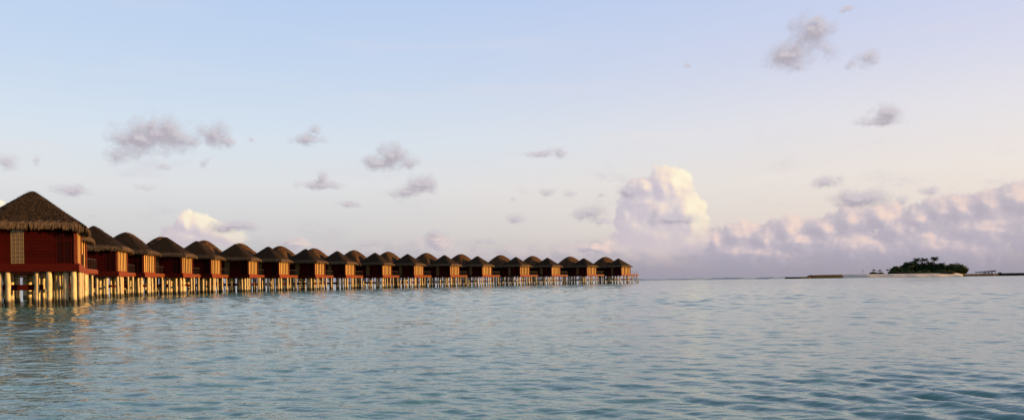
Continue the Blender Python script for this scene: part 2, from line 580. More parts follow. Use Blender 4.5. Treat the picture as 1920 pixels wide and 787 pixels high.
def build_water():
    ratio = 1.0047
    rows = int(math.log(1400 / 4.5) / math.log(ratio))
    r = 4.5 * ratio ** np.arange(rows)
    a = np.radians(np.linspace(-46, 46, 640))
    RR, AA = np.meshgrid(r, a, indexing='ij')
    X, Y = RR * np.sin(AA), RR * np.cos(AA)
    step = RR * .0049
    Z = wave_height(X, Y, step)
    Z *= np.clip((900 - RR) / 500, 0, 1)
    # longer chop out over the lagoon
    g = np.random.default_rng(23)
    for i in range(56):
        lam = .6 * (5.0 ** g.random())
        th = R(84) + g.normal() * R(42)
        k = 2 * math.pi / lam
        am = .0029 * lam * np.clip((lam / step - 2.0) / 1.2, 0, 1) * np.clip((RR - 8) / 34, 0.08, 1)
        Z += am * np.clip((900 - RR) / 300, 0, 1) * np.sin(k * (math.cos(th) * X + math.sin(th) * Y) + g.random() * 6.28)
    # open sea beyond the reef: real swell
    g = np.random.default_rng(5)
    outside = np.clip((RR - np.where(X < 155, 452, 620)) / 25, 0, 1) * np.clip((1300 - RR) / 300, 0, 1)
    for i in range(26):
        lam = 9.0 * (3.0 ** g.random())
        th = R(85) + g.normal() * R(22)
        k = 2 * math.pi / lam
        Z += outside * .0068 * lam * np.sin(k * (math.cos(th) * X + math.sin(th) * Y) + g.random() * 6.28)
    co = np.stack([X, Y, Z], -1).reshape(-1, 3)
    nr, nc = RR.shape
    idx = np.arange(nr * nc).reshape(nr, nc)
    q = np.stack([idx[:-1, :-1], idx[:-1, 1:], idx[1:, 1:], idx[1:, :-1]], -1)[..., ::-1].reshape(-1, 4)
    # flat surround: rim around the rippled sheet out to beyond the horizon, all one surface
    n0 = len(co)
    far_ = 40000.0
    outer = np.stack([far_ * np.sin(a), far_ * np.cos(a), 0 * a], -1)
    extra = [outer]
    loops = [np.stack([idx[-1, :-1], idx[-1, 1:], n0 + np.arange(1, nc), n0 + np.arange(nc - 1)], -1)[:, ::-1]]
    co2 = np.concatenate([co] + extra)
    nv = len(co2)
    # behind and beside the rippled sheet
    b0 = np.radians(np.linspace(46, 314, 60))
    inner = np.stack([4.5 * np.sin(b0), 4.5 * np.cos(b0), 0 * b0], -1)
    outr = np.stack([far_ * np.sin(b0), far_ * np.cos(b0), 0 * b0], -1)
    co2 = np.concatenate([co2, inner, outr, [[0, 0, 0]]])
    i0 = nv + np.arange(60)
    i1 = nv + 60 + np.arange(60)
    loops.append(np.stack([i0[:-1], i0[1:], i1[1:], i1[:-1]], -1)[:, ::-1])
    cidx = nv + 120
    tris = [(int(cidx), int(i0[k + 1]), int(i0[k])) for k in range(59)] + [(int(cidx), int(idx[0, k + 1]), int(idx[0, k])) for k in range(nc - 1)]
    quads = np.concatenate([q] + loops)
    me = bpy.data.meshes.new('water')
    nq, nt = len(quads), len(tris)
    me.vertices.add(len(co2))
    me.vertices.foreach_set('co', co2.astype(np.float32).ravel())
    me.loops.add(nq * 4 + nt * 3)
    me.loops.foreach_set('vertex_index', np.concatenate([quads.ravel(), np.array(tris).ravel()]).astype(np.int32))
    me.polygons.add(nq + nt)
    me.polygons.foreach_set('loop_start', np.concatenate([np.arange(nq) * 4, nq * 4 + np.arange(nt) * 3]).astype(np.int32))
    me.polygons.foreach_set('use_smooth', np.ones(nq + nt, dtype=bool))
    me.update(calc_edges=True)
    me.validate()
    me.materials.append(M['water'])
    w = obj('water', me)
    tag(w, 'pale teal lagoon water rippling out to the horizon', 'water', kind='structure')


build_water()

# ------------------------------------------------------------------ bungalows
A = 2.7                                   # half width of the lagoon room
Z_FLOOR, Z_WALL, Z_EAVE, Z_TOP = 2.15, 2.60, 4.98, 7.25


def front_profile(x, y):
    e = 3.2
    r = ((abs(x) / e) ** 10 + (abs(y) / e) ** 10) ** .1
    r = math.sqrt(r * r + .0022) - .006
    return Z_EAVE + (Z_TOP + .10 - Z_EAVE) * (1 - r) * (1 - .10 * r)


RX, RY, RCX, RCY = 3.2, 4.6, -5.0, .3


def rear_profile(x, y):
    qx = math.sqrt(((x - RCX) / RX) ** 2 + .012) - .006
    qy = min(1.0, abs(y - RCY) / RY)
    tent = 1.12 * (1 - qx)
    arch = math.cos(qy * math.pi / 2) ** .85
    h = max(0.0, .5 * (tent + arch - math.sqrt((tent - arch) ** 2 + .02)))
    return 4.86 + 3.2 * h


def roof_mesh(name, prof, cx, cy, ex, ey, material, seed, nseg):
    """thatch shell: rough top, thick ragged rim, closed underside"""
    mb = MB()
    N = nseg
    top = {}
    for i in range(N + 1):
        for j in range(N + 1):
            x = cx + ex * (2 * i / N - 1)
            y = cy + ey * (2 * j / N - 1)
            z = prof(x, y)
            dn = noise.noise(Vector((x * 1.7, y * 1.7, seed))) * .06 + noise.noise(Vector((x * 5, y * 5, seed + 9))) * .035
            top[i, j] = len(mb.v)
            mb.v.append((x, y, z + dn))
    for i in range(N):
        for j in range(N):
            mb.f.append((top[i, j], top[i + 1, j], top[i + 1, j + 1], top[i, j + 1]))
    rim = [top[i, 0] for i in range(N)] + [top[N, j] for j in range(N)] + [top[N - i, N] for i in range(N)] + [top[0, N - j] for j in range(N)]
    low = []
    for v in rim:
        x, y, z = mb.v[v]
        low.append(len(mb.v))
        mb.v.append((cx + (x - cx) * .985, cy + (y - cy) * .985, z - .24))
    L = len(rim)
    for k in range(L):
        k2 = (k + 1) % L
        mb.f.append((rim[k2], rim[k], low[k], low[k2]))
    c_ = len(mb.v)
    mb.v.append((cx, cy, prof(cx + ex, cy) - .2))
    for k in range(L):
        mb.f.append((low[(k + 1) % L], low[k], c_))
    return mb.mesh(name, material, True)


def fringe_mesh(name, prof, cx, cy, ex, ey, seed, per_m=34):
    rd = random.Random(seed)
    mb = MB()
    sides = [((-ex, -ey), (ex, -ey), (0, -1)), ((ex, -ey), (ex, ey), (1, 0)), ((ex, ey), (-ex, ey), (0, 1)), ((-ex, ey), (-ex, -ey), (-1, 0))]
    for (ax, ay), (bx, by), (nx, ny) in sides:
        Ls = math.hypot(bx - ax, by - ay)
        for k in range(int(Ls * per_m * 2)):
            t = rd.random()
            lay = rd.random()
            x, y = cx + ax + (bx - ax) * t, cy + ay + (by - ay) * t
            inn = .04 + .30 * lay
            x0, y0 = x - nx * inn, y - ny * inn
            z0 = prof(x0, y0) + .03
            clump = noise.noise(Vector((x * 1.5, y * 1.5, seed)))
            ln = (.27 + .15 * clump + .17 * rd.random()) * (1 - .3 * lay)
            out = .05 + .12 * rd.random()
            w = rd.uniform(.022, .05)
            tx, ty = (bx - ax) / Ls, (by - ay) / Ls
            sw = rd.gauss(0, .06)
            p0 = Vector((x0, y0, z0))
            p1 = Vector((x + nx * out * .6 + tx * sw * .5, y + ny * out * .6 + ty * sw * .5, prof(x, y) + .02 - .06))
            p2 = Vector((x + nx * out + tx * sw, y + ny * out + ty * sw, prof(x, y) - ln))
            tv = Vector((tx, ty, 0)) * w
            i = len(mb.v)
            mb.v += [tuple(p0 - tv), tuple(p0 + tv), tuple(p1 + tv), tuple(p1 - tv), tuple(p2 + tv * .4), tuple(p2 - tv * .4)]
            mb.f += [(i, i + 1, i + 2, i + 3), (i + 3, i + 2, i + 4, i + 5)]
    return mb.mesh(name, M['straw'])


def strand_mesh(name, prof, cx, cy, ex, ey, seed, count, material):
    rd = random.Random(seed)
    mb = MB()
    for k in range(count):
        x = cx + ex * rd.uniform(-.97, .97)
        y = cy + ey * rd.uniform(-.97, .97)
        z = prof(x, y)
        gx = (prof(x + .05, y) - prof(x - .05, y)) / .1
        gy = (prof(x, y + .05) - prof(x, y - .05)) / .1
        g = math.hypot(gx, gy) + 1e-6
        d = Vector((-gx / g, -gy / g, -g)).normalized()
        nrm = Vector((-gx, -gy, 1)).normalized()
        side_ = d.cross(nrm).normalized()
        d = (d + side_ * rd.gauss(0, .18)).normalized()
        ln = rd.uniform(.25, .5)
        w = rd.uniform(.018, .04)
        p0 = Vector((x, y, z)) + nrm * .0
        p1 = p0 + d * ln + nrm * rd.uniform(.02, .08)
        if abs(p1.x - cx) > ex or abs(p1.y - cy) > ey:
            continue
        i = len(mb.v)
        mb.v += [tuple(p0 - side_ * w), tuple(p0 + side_ * w), tuple(p1 + side_ * w * .5), tuple(p1 - side_ * w * .5)]
        mb.f.append((i, i + 1, i + 2, i + 3))
    return mb.mesh(name, material)


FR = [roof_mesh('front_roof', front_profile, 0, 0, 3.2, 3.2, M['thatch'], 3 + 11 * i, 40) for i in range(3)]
FF = [fringe_mesh('thatch_fringe', front_profile, 0, 0, 3.2, 3.2, 5 + i) for i in range(3)]
FS = [strand_mesh('thatch_strands', front_profile, 0, 0, 3.2, 3.2, 8 + i, 6500, M['straw_dark']) for i in range(2)]
RR_ = [roof_mesh('rear_roof', rear_profile, RCX, RCY, RX, RY, M['thatch_rear_sunlit'], 7 + 13 * i, 36) for i in range(2)]
RF = [fringe_mesh('rear_fringe', rear_profile, RCX, RCY, RX, RY, 25 + i, 22) for i in range(2)]
RS = [strand_mesh('rear_strands', rear_profile, RCX, RCY, RX, RY, 28 + i, 5000, M['straw_dark']) for i in range(2)]


def B(name, material, *boxes):
    mb = MB()
    for q in boxes:
        mb.box(*q)
    return mb.mesh(name, material)


def pile_mesh(i):
    rd = random.Random(i)
    h = Z_FLOOR + 1.0
    zs = [0, .35, .8, 1.3, 1.8, 2.3, 2.8, h]
    r = .135
    mb = MB()
    wob = [(rd.gauss(0, .012), rd.gauss(0, .012)) for _ in zs]
    mb.tube([(wob[k][0], wob[k][1], z - 1.0) for k, z in enumerate(zs)], [r * (1.06 - .05 * z / h + rd.uniform(-.04, .04)) for z in zs], 12)
    return mb.mesh('pile', M['pile'], True)


PILES = [pile_mesh(i) for i in range(4)]
board_h = (Z_EAVE - Z_WALL) / 12
WIN = (-.98, -.23)
SH = (1.55, 2.42)


def build_boards():
    """cladding boards of the side wall, left out where window and shutter sit"""
    out = []
    segs = [(-A + .02, WIN[0]), (WIN[1], SH[0])]
    me = []
    for x0, x1 in segs:
        me.append(B('board', M['wood'], (x0 + .004, x1 - .004, -.02, .02, 0, board_h - .014)))
    for k in range(12):
        for s_ in range(2):
            out.append((me[s_], Z_WALL + .004 + k * board_h))
    return out


BOARDS = build_boards()
BOARD_L = B('board', M['trim'], (-.02, .02, -A, A, 0, .17))
ME = {}
ME['wall_core'] = B('wall', M['wood_dark'], (-A, 2.50, -A + .03, A, Z_WALL, Z_EAVE - .02))
ME['rear_wall'] = B('rear_wall', M['wood_dark'], (-7.6, -A - .003, -3.6, 4.2, Z_WALL - .3, Z_EAVE - .1))
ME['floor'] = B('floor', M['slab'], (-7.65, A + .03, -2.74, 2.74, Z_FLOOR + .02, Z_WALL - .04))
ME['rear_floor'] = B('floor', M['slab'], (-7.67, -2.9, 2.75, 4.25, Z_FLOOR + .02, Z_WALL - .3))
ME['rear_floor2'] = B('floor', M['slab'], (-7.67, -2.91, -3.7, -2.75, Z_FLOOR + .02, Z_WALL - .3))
ME['fascia_d'] = B('fascia', M['fascia'], (-2.9, 2.86, -.05, .05, Z_FLOOR, Z_WALL))
ME['fascia_l'] = B('fascia', M['trim'], (-.05, .05, -2.74, 2.74, Z_FLOOR, Z_WALL))
ME['post'] = B('corner_post', M['trim'], (-.09, .09, -.09, .09, Z_WALL, Z_EAVE))
ME['mullion'] = B('mullion', M['wood'], (-.05, .05, -.045, .045, Z_WALL, Z_EAVE - .05))
ME['curtain'] = B('blind', M['curtain'], (-.012, .012, -.15, .15, Z_WALL + .03, Z_EAVE - .06))
ME['headrail'] = B('window_head', M['trim'], (-.05, .05, -2.6, 2.6, Z_EAVE - .30, Z_EAVE - .05))
ME['sill'] = B('window_sill', M['trim'], (-.07, .07, -2.6, 2.6, Z_WALL, Z_WALL + .10))
w_ = SH[1] - SH[0]
ME['shutter'] = B('shutter', M['wood_dark'], (SH[0] + .02, SH[1] - .02, -.012, .012, Z_WALL + .02, Z_EAVE - .04))
fr = MB()
for x in (SH[0], (SH[0] + SH[1]) / 2, SH[1]):
    fr.box(x - .03, x + .03, -.03, .03, Z_WALL + .004, Z_EAVE - .03)
for z in (Z_WALL + .05, 4.03, Z_EAVE - .1):
    fr.box(SH[0] + .034, (SH[0] + SH[1]) / 2 - .034, -.027, .027, z - .03, z + .03)
    fr.box((SH[0] + SH[1]) / 2 + .034, SH[1] - .034, -.027, .027, z - .03, z + .03)
ME['shutter_frame'] = fr.mesh('shutter_frame', M['wood'])
lf = MB()
nx, nz = 3, 9
zb, zt = Z_WALL + .02, Z_EAVE - .05
for i in range(nx + 1):
    x = WIN[0] + .04 + (WIN[1] - WIN[0] - .08) * i / nx
    lf.box(x - .022, x + .022, -.03, .03, zb, zt)
for j in range(nz + 1):
    z = zb + .03 + (zt - zb - .06) * j / nz
    for i in range(nx):
        x0 = WIN[0] + .04 + (WIN[1] - WIN[0] - .08) * i / nx + .023
        x1 = WIN[0] + .04 + (WIN[1] - WIN[0] - .08) * (i + 1) / nx - .023
        lf.box(x0, x1, -.028, .028, z - .022, z + .022)
ME['lattice'] = lf.mesh('lattice', M['lattice'])
bx = (WIN[1] - WIN[0] - .08) / nx
bz = (zt - zb - .06) / nz
ME['block'] = B('glass_block', M['block'], (-bx / 2 + .03, bx / 2 - .03, -.014, .014, -bz / 2 + .03, bz / 2 - .03))
ME['beam'] = B('beam', M['fascia'], (-2.3, 2.3, -.07, .07, 1.02, 1.36))
ME['beam2'] = B('beam', M['fascia'], (-.07, .07, -3.6, 3.6, 1.10, 1.32))
# deck on the far side
DK0, DK1 = A + .12, A + 4.9
dk = []
ME['deck_board'] = B('deck_board', M['deck'], (-1.6, 1.6, -.085, .085, 0, .05))
ME['deck_fascia'] = B('deck_fascia', M['trim'], (-.04, .04, DK0, DK1, Z_FLOOR + .08, Z_WALL - .06))
ME['deck_end'] = B('deck_fascia', M['fascia'], (-.3, 2.70, -.04, .04, Z_FLOOR + .08, Z_WALL - .06))
ME['deck_joist'] = B('deck_joist', M['step'], (-.05, .05, DK0, DK1 - .05, Z_FLOOR - .02, Z_WALL - .13))
ME['rail_post'] = B('rail_post', M['rail'], (-.022, .022, -.022, .022, Z_WALL + .0, Z_WALL + .82))
ME['hand_rail'] = B('hand_rail', M['rail'], (-.03, .03, DK0 + .05, DK1, Z_WALL + .82, Z_WALL + .87))
ME['mid_rail'] = B('mid_rail', M['rail'], (-.02, .02, DK0 + .05, DK1, Z_WALL + .42, Z_WALL + .46))
st = MB()
y0s, y1s = DK1 + .05, DK1 + 2.1
for x in (.55, 1.65):
    st.bar((x, y0s, Z_WALL - .2), (x, y1s, -.25), .07, .26)
ME['stringer'] = st.mesh('stair_stringer', M['step'])
ME['step'] = B('step', M['step'], (.59, 1.61, -.14, .14, -.025, .025))

TH = [(0, 25), (1, 20), (2, 15), (4, 10), (10, -12), (17, -40)]


def theta(k):
    for (k0, t0), (k1, t1) in zip(TH, TH[1:]):
        if k <= k1:
            return t0 + (t1 - t0) * (k - k0) / (k1 - k0)
    return TH[-1][1]


def bungalow(name, X, Y, th, i, label):
    rd = random.Random(100 + i)
    t = obj(name, None, None, (X, Y, 0), (0, 0, R(th)))
    t.empty_display_size = .5
    t.scale = (.93, .93, 1)
    tag(t, label, 'bungalow', 'thatched water bungalows standing in a curved row')
    wall = obj('wall', ME['wall_core'], t)
    for me, z in BOARDS:
        obj('board', me, wall, (rd.gauss(0, .003), -A + rd.uniform(-.006, .004), z))
    obj('rear_wall', ME['rear_wall'], t)
    obj('floor', ME['floor'], t)
    obj('floor', ME['rear_floor'], t)
    obj('floor', ME['rear_floor2'], t)
    obj('fascia', ME['fascia_d'], t, (0, -2.80, 0))
    obj('fascia', ME['fascia_l'], t, (2.81, 0, 0))
    for sx_, sy_ in ((1, -1), (1, 1)):
        obj('corner_post', ME['post'], t, (sx_ * (A - .03), sy_ * (A - .03), 0))
    obj('corner_post', ME['post'], t, (-A + .03, -A - .02, 0), None, (.6, .6, 1))
    win = obj('blind_window', ME['headrail'], t, (A - .06, 0, 0))
    obj('window_sill', ME['sill'], win)
    nb_ = 6
    wid = 5.1 / nb_
    for k in range(nb_ + 1):
        if 0 < k < nb_:
            obj('mullion', ME['mullion'], win, (-.01, -2.55 + wid * k, 0))
    for k in range(nb_):
        sc = rd.uniform(.75, 1.2)
        obj('blind', ME['curtain'], win, (.03, -2.55 + wid * (k + .5) + rd.gauss(0, .03), 0), None, (1, sc, 1))
    sh = obj('shutter', ME['shutter'], t, (0, -A, 0))
    obj('shutter_frame', ME['shutter_frame'], sh)
    lw = obj('lattice_window', ME['lattice'], t, (0, -A - .01, 0))
    for a_ in range(nx):
        for b_ in range(nz):
            obj('glass_block', ME['block'], lw, (WIN[0] + .04 + bx * (a_ + .5), .0, zb + .03 + bz * (b_ + .5)))
    # roofs
    ro = obj('front_roof', FR[i % 3], t, None, (0, 0, R(90) * (i % 4)))
    tag(obj('thatch_fringe', FF[i % 3], ro), kind='stuff')
    tag(obj('thatch_strands', FS[i % 2], ro), kind='stuff')
    rr = obj('rear_roof', RR_[i % 2], t)
    tag(obj('rear_fringe', RF[i % 2], rr), kind='stuff')
    tag(obj('rear_strands', RS[i % 2], rr), kind='stuff')
    # piles
    spots = []
    for x in (2.5, 1.9, 1.3, .7, .1, -1.1, -1.7, -2.3):
        spots.append((x, -2.45))
    for x in (2.45, 1.2, .3, -1.0, -2.3):
        spots.append((x, -.9))
    for x in (2.5, 1.5, .2, -1.4):
        spots.append((x, .9))
    for x in (2.5, 1.6, .5, -1.2, -2.3):
        spots.append((x, 2.4))
    for x in (-3.2, -4.2, -5.1, -6.0, -6.9):
        for y in (-2.6, -1.0, .6, 2.3, 3.8):
            spots.append((x, y))
    for (x, y) in spots:
        if rd.random() < .17:
            continue
        s_ = rd.uniform(.82, 1.2)
        obj('pile', PILES[rd.randrange(4)], t, (x + rd.gauss(0, .18), y + rd.gauss(0, .12), 0), (rd.gauss(0, .012), rd.gauss(0, .012), rd.random() * 6), (s_, s_, 1))
    for y in (4.2, 7.1):
        for x in (2.45, .2):
            obj('pile', PILES[rd.randrange(4)], t, (x + rd.gauss(0, .06), y + rd.gauss(0, .1), 0), (0, 0, rd.random() * 6), (.8, .8, 1.08))
    obj('beam', ME['beam'], t, (-1.6, -1.6, 0))
    obj('beam', ME['beam2'], t, (1.9, 1.8, 0))
    # deck, railing, stair
    deck = obj('deck', ME['deck_fascia'], t, (2.74, 0, 0))
    obj('deck_end', ME['deck_end'], deck, (-2.74, DK1 - .05, 0))
    for x in (.3, 1.4, 2.5):
        obj('joist', ME['deck_joist'], deck, (x - 2.74, 0, 0))
    nbk = int((DK1 - DK0) / .19)
    for k in range(nbk):
        obj('deck_board', ME['deck_board'], deck, (1.12 - 2.74, DK0 + .1 + k * .19, Z_WALL - .055))
    rl = obj('railing', ME['hand_rail'], t, (2.62, 0, 0))
    for k in range(7):
        obj('rail_post', ME['rail_post'], rl, (0, DK0 + .12 + k * (DK1 - DK0 - .2) / 6, 0))
    stair = obj('stair', ME['stringer'], t)
    for k in range(8):
        f = (k + .6) / 8.4
        obj('step', ME['step'], stair, (0, y0s + (y1s - y0s) * f, Z_WALL - .16 - (Z_WALL + .05) * f))
    return t


# apex columns in the photo and distances along the jetty's curve
ROW = [(63, 48.7), (79, 58.0), (178, 77.3), (236, 87.1), (312, 96.8), (370, 106.2), (443, 115.7), (504, 125), (574, 135.3), (633, 146), (704, 156.8),
       (765, 166.5), (834, 176.5), (896, 187), (968, 198), (1027, 208.5), (1095, 218), (1160, 226)]
ORD = ['', '', 'third', 'fourth', 'fifth', 'sixth', 'seventh', 'eighth', 'ninth', 'tenth', 'eleventh', 'twelfth', 'thirteenth', 'fourteenth',
       'fifteenth', 'sixteenth', 'seventeenth', '']
for i, (x, d) in enumerate(ROW):
    if i == 0:
        lab = 'nearest and largest red bungalow with shaggy thatch, cut by the left edge'
    elif i == 1:
        lab = 'red bungalow almost wholly hidden behind the nearest one, only its eave showing'
    elif i == 17:
        lab = 'last bungalow at the seaward end of the row, railing free against the sea'
    elif i == 16:
        lab = 'golden lit bungalow next to last before the seaward end of the row'
    else:
        lab = 'dark red thatched bungalow on piles, %s of the row counted from the left edge' % ORD[i]
    bungalow('water_bungalow', (x - 960) * d / FPX, d, theta(i) + random.Random(i).uniform(-1.8, 1.8), i, lab)

# ------------------------------------------------------------------ island
DI = 480.0


def ipt(x, y=None, d=DI):
    """photo column (and row) on the island at ground distance d -> X, Z"""
    a, e = px_dir(x, 515 if y is None else y)
    Xw = math.tan(a) * d
    return Xw, CAM_H + math.tan(e) * math.hypot(d, Xw)


def build_island():
    x0, _ = ipt(1548)
    x1, _ = ipt(1862)
    mb = MB()
    NX, NY = 120, 40
    cx, hx = (x0 + x1) / 2, (x1 - x0) / 2
    hy = 26.0
    for j in range(NY + 1):
        for i in range(NX + 1):
            u, v = 2 * i / NX - 1, 2 * j / NY - 1
            x, y = cx + hx * u, DI + hy + hy * v
            edge = 1 - (abs(u) ** 2.6 + abs(v) ** 2.2)
            edge += .12 * noise.noise(Vector((x * .08, y * .08, 1)))
            z = -.6 + 2.75 * max(-.1, min(1, edge * 2.6)) ** .8 if edge > 0 else -.6
            z += .14 * noise.noise(Vector((x * .22, y * .22, 4)))
            mb.v.append((x, y, z))
    for j in range(NY):
        for i in range(NX):
            a = j * (NX + 1) + i
            mb.f.append((a, a + 1, a + NX + 2, a + NX + 1))
    o = obj('sand_island', mb.mesh('sand_island', M['sand'], True))
    tag(o, 'low pale sand bank of the small island', 'island', kind='structure')


build_island()


def rubble(name, label, x0, x1, d, ztop, depth, material, seed, stone=1.1):
    """breakwater: a core of packed rubble with separate stones along its face and top"""
    rd = random.Random(seed)
    xa, xb = ipt(x0, None, d)[0], ipt(x1, None, d)[0]
    root = obj(name, None, None, (xa, d, 0))
    tag(root, label, 'breakwater')
    L = xb - xa
    core = MB()
    core.box(0, L, .45, depth, -1.0, ztop - .22)
    obj('core', core.mesh('core', material), root)
    base = MB()
    tmp = [(-.5, -.5, -.5), (.5, -.5, -.5), (.5, .5, -.5), (-.5, .5, -.5), (-.42, -.42, .5), (.42, -.42, .5), (.42, .42, .5), (-.42, .42, .5)]
    base.v = [(a + rd.uniform(-.1, .1), b_ + rd.uniform(-.1, .1), c__ + rd.uniform(-.08, .08)) for a, b_, c__ in tmp]
    base.f = [(0, 3, 2, 1), (4, 5, 6, 7), (0, 1, 5, 4), (1, 2, 6, 5), (2, 3, 7, 6), (3, 0, 4, 7)]
    sm = base.mesh('stone', material)
    rows = max(1, round((ztop + .4) / .75))
    hgt = (ztop + .4) / rows
    for r in range(rows):
        x = 0.0
        while x < L:
            w = rd.uniform(.8, 1.9) * stone
            obj('stone', sm, root, (x + w / 2, .2 + .28 * r + rd.uniform(-.1, .1), -.4 + hgt * (r + .5)),
                (rd.gauss(0, .05), rd.gauss(0, .05), rd.gauss(0, .1)), (w * 1.02, .95, hgt * rd.uniform(.96, 1.12)))
            x += w
    return root


rubble('breakwater', 'low dark tip of the left breakwater ending in open water', 1475, 1500, DI - 6, .95, 3.5, M['stone_dark'], 1)
rubble('breakwater', 'low ochre stone breakwater between the dark tip and the taller wall', 1500.5, 1518, DI - 6, 1.0, 3.5, M['stone'], 2)
rubble('breakwater', 'taller orange lit stone wall running into the left end of the sand', 1518.5, 1578, DI - 4, 2.0, 4, M['stone'], 3)
rubble('breakwater', 'low ochre stone breakwater in front of the slanted shelter right of the sand', 1816, 1872, DI - 4, 1.35, 6, M['stone'], 4, 1.4)
rubble('breakwater', 'long dark breakwater running off the right edge', 1872.5, 1990, DI - 4, 1.6, 5, M['stone_dark'], 5, 1.6)

# slipway slab leaning on the step of the left breakwater
xa, _ = ipt(1510)
mb = MB()
mb.v = [(0, 0, 0), (2.4, 0, .75), (2.4, 2.2, .75), (0, 2.2, 0), (0, 0, .25), (2.4, 0, 1.1), (2.4, 2.2, 1.1), (0, 2.2, .25)]
mb.f = [(0, 3, 2, 1), (4, 5, 6, 7), (0, 1, 5, 4), (1, 2, 6, 5), (2, 3, 7, 6), (3, 0, 4, 7)]
o = obj('leaning_slab', mb.mesh('leaning_slab', M['stone_dark']), None, (xa, DI - 5, .95))
tag(o, 'small dark slab leaning on the step of the left breakwater', 'slab')

# thin marker pole on the open sand
xa, za = ipt(1618, 506, DI + 20)
mb = MB().tube([(0, 0, 1.4), (0, 0, za)], [.07, .05], 8)
mb.box(-.3, .3, -.05, .05, za - .5, za)
o = obj('marker_pole', mb.mesh('marker_pole', M['rail']), None, (xa, DI + 20, 0))
tag(o, 'thin pale marker pole standing alone on the open sand', 'pole')


def leafcloud(blobs, seed, count, size, material, name):
    """leaf-sized faces spread through a crown of uneven lobes"""
    rd = random.Random(seed)
    mb = MB()
    tot = sum(b_[3] * b_[4] * b_[5] for b_ in blobs)
    for (cx, cy, cz, rx, ry, rz) in blobs:
        for k in range(int(count * rx * ry * rz / tot)):
            d = Vector((rd.gauss(0, 1), rd.gauss(0, 1), rd.gauss(0, 1))).normalized()
            rr = rd.random() ** .38
            rr *= 1 + .28 * noise.noise(d * 2.2 + Vector((seed, cx, cz)))
            p = Vector((cx + d.x * rx * rr, cy + d.y * ry * rr, cz + d.z * rz * rr))
            a = Vector((rd.gauss(0, 1), rd.gauss(0, 1), rd.gauss(0, .6))).normalized()
            b_ = a.orthogonal().normalized()
            b_ = (Matrix.Rotation(rd.random() * 6.28, 3, a) @ b_)
            s_ = size * rd.uniform(.6, 1.3)
            i = len(mb.v)
            mb.v += [tuple(p - a * s_), tuple(p + b_ * s_ * .5), tuple(p + a * s_), tuple(p - b_ * s_ * .5)]
            mb.f.append((i, i + 1, i + 2, i + 3))
    return mb.mesh(name, material)


def bush(name, label, cat, x, ybase, ytop, wpx, dd, seed, material='leaf', lobes=7, group='bushes and trees of the island', trunk=True):
    X, _ = ipt(x, None, DI + dd)
    _, ztop = ipt(x, ytop, DI + dd)
    zb_ = 1.75
    H = ztop - zb_
    Wd = wpx * (DI + dd) / FPX
    rd = random.Random(seed)
    bl = []
    for k in range(lobes):
        a = 6.283 * k / lobes + rd.random()
        r = Wd * .27 * (0 if k == 0 else 1)
        hz = H * (.62 if k == 0 else rd.uniform(.3, .55))
        bl.append((math.cos(a) * r, math.sin(a) * r * .8, hz, Wd * rd.uniform(.22, .3), Wd * rd.uniform(.2, .28), H * rd.uniform(.3, .4)))
    bl.append((0, 0, H * .3, Wd * .42, Wd * .34, H * .28))
    t = obj(name, None, None, (X, DI + dd, zb_))
    tag(t, label, cat, group)
    obj('crown', leafcloud(bl, seed, int(2200 + 260 * Wd), .36 + .025 * H, M[material], 'crown'), t)
    tm = MB()
    for k in range(3):
        a = 6.283 * k / 3 + rd.random()
        tm.tube([(.15 * math.cos(a), .15 * math.sin(a), -.4), (Wd * .1 * math.cos(a), Wd * .1 * math.sin(a), H * .3),
                 (Wd * .22 * math.cos(a), Wd * .2 * math.sin(a), H * .6)], [.07 * H ** .6, .05 * H ** .6, .02], 6)
    obj('trunk', tm.mesh('trunk', M['trunk']), t)
    return t


bush('low_hedge', 'low rounded hedge bush under the leftmost thatched parasol', 'bush', 1638, 514, 509.5, 13, 10, 31)
bush('low_hedge', 'low hedge bush under the middle thatched parasol', 'bush', 1651, 514, 510.5, 13, 10, 32)
bush('shrub', 'low dark shrub at the foot of the right parasol', 'bush', 1674, 514, 506.5, 15, 12, 33)
bush('shrub', 'dark shrub on the left slope of the wood, just right of the parasols', 'bush', 1681, 514, 498.5, 26, 18, 34)
bush('broadleaf_tree', 'dark leafy tree at the left shoulder of the island wood', 'tree', 1699, 513, 492, 26, 22, 35)
bush('broadleaf_tree', 'dense dark tree under the leftmost palm', 'tree', 1714, 513, 489, 28, 26, 36)
bush('broadleaf_tree', 'dense dark tree between the left and the middle palm', 'tree', 1731, 513, 490.5, 28, 26, 37)
bush('broadleaf_tree', 'dense dark tree at the foot of the tallest palm', 'tree', 1752, 513, 491, 28, 24, 38)
bush('broadleaf_tree', 'ragged dark tree in the dip left of the big round tree', 'tree', 1768, 513, 494, 24, 22, 39)
bush('round_tree', 'big round olive tree at the right end of the island wood', 'tree', 1793, 512.5, 492, 36, 20, 40, 'leaf2', 9)
bush('round_tree', 'smaller rounded tree closing the right flank of the wood', 'tree', 1803, 512.5, 496, 20, 16, 41, 'leaf2')
for k, (x, yt, w) in enumerate([(1692, 508, 18), (1706, 506.5, 18), (1722, 507.5, 18), (1738, 506, 20), (1764, 506, 22), (1781, 507, 18)]):
    bush('beach_shrub', 'olive shrub at the edge of the sand, %s from the left in the front line' % ['first', 'second', 'third', 'fourth', 'fifth', 'sixth'][k],
         'bush', x, 513.5, yt, w, 9, 50 + k, 'leaf2', 6, 'low shrubs along the sand')


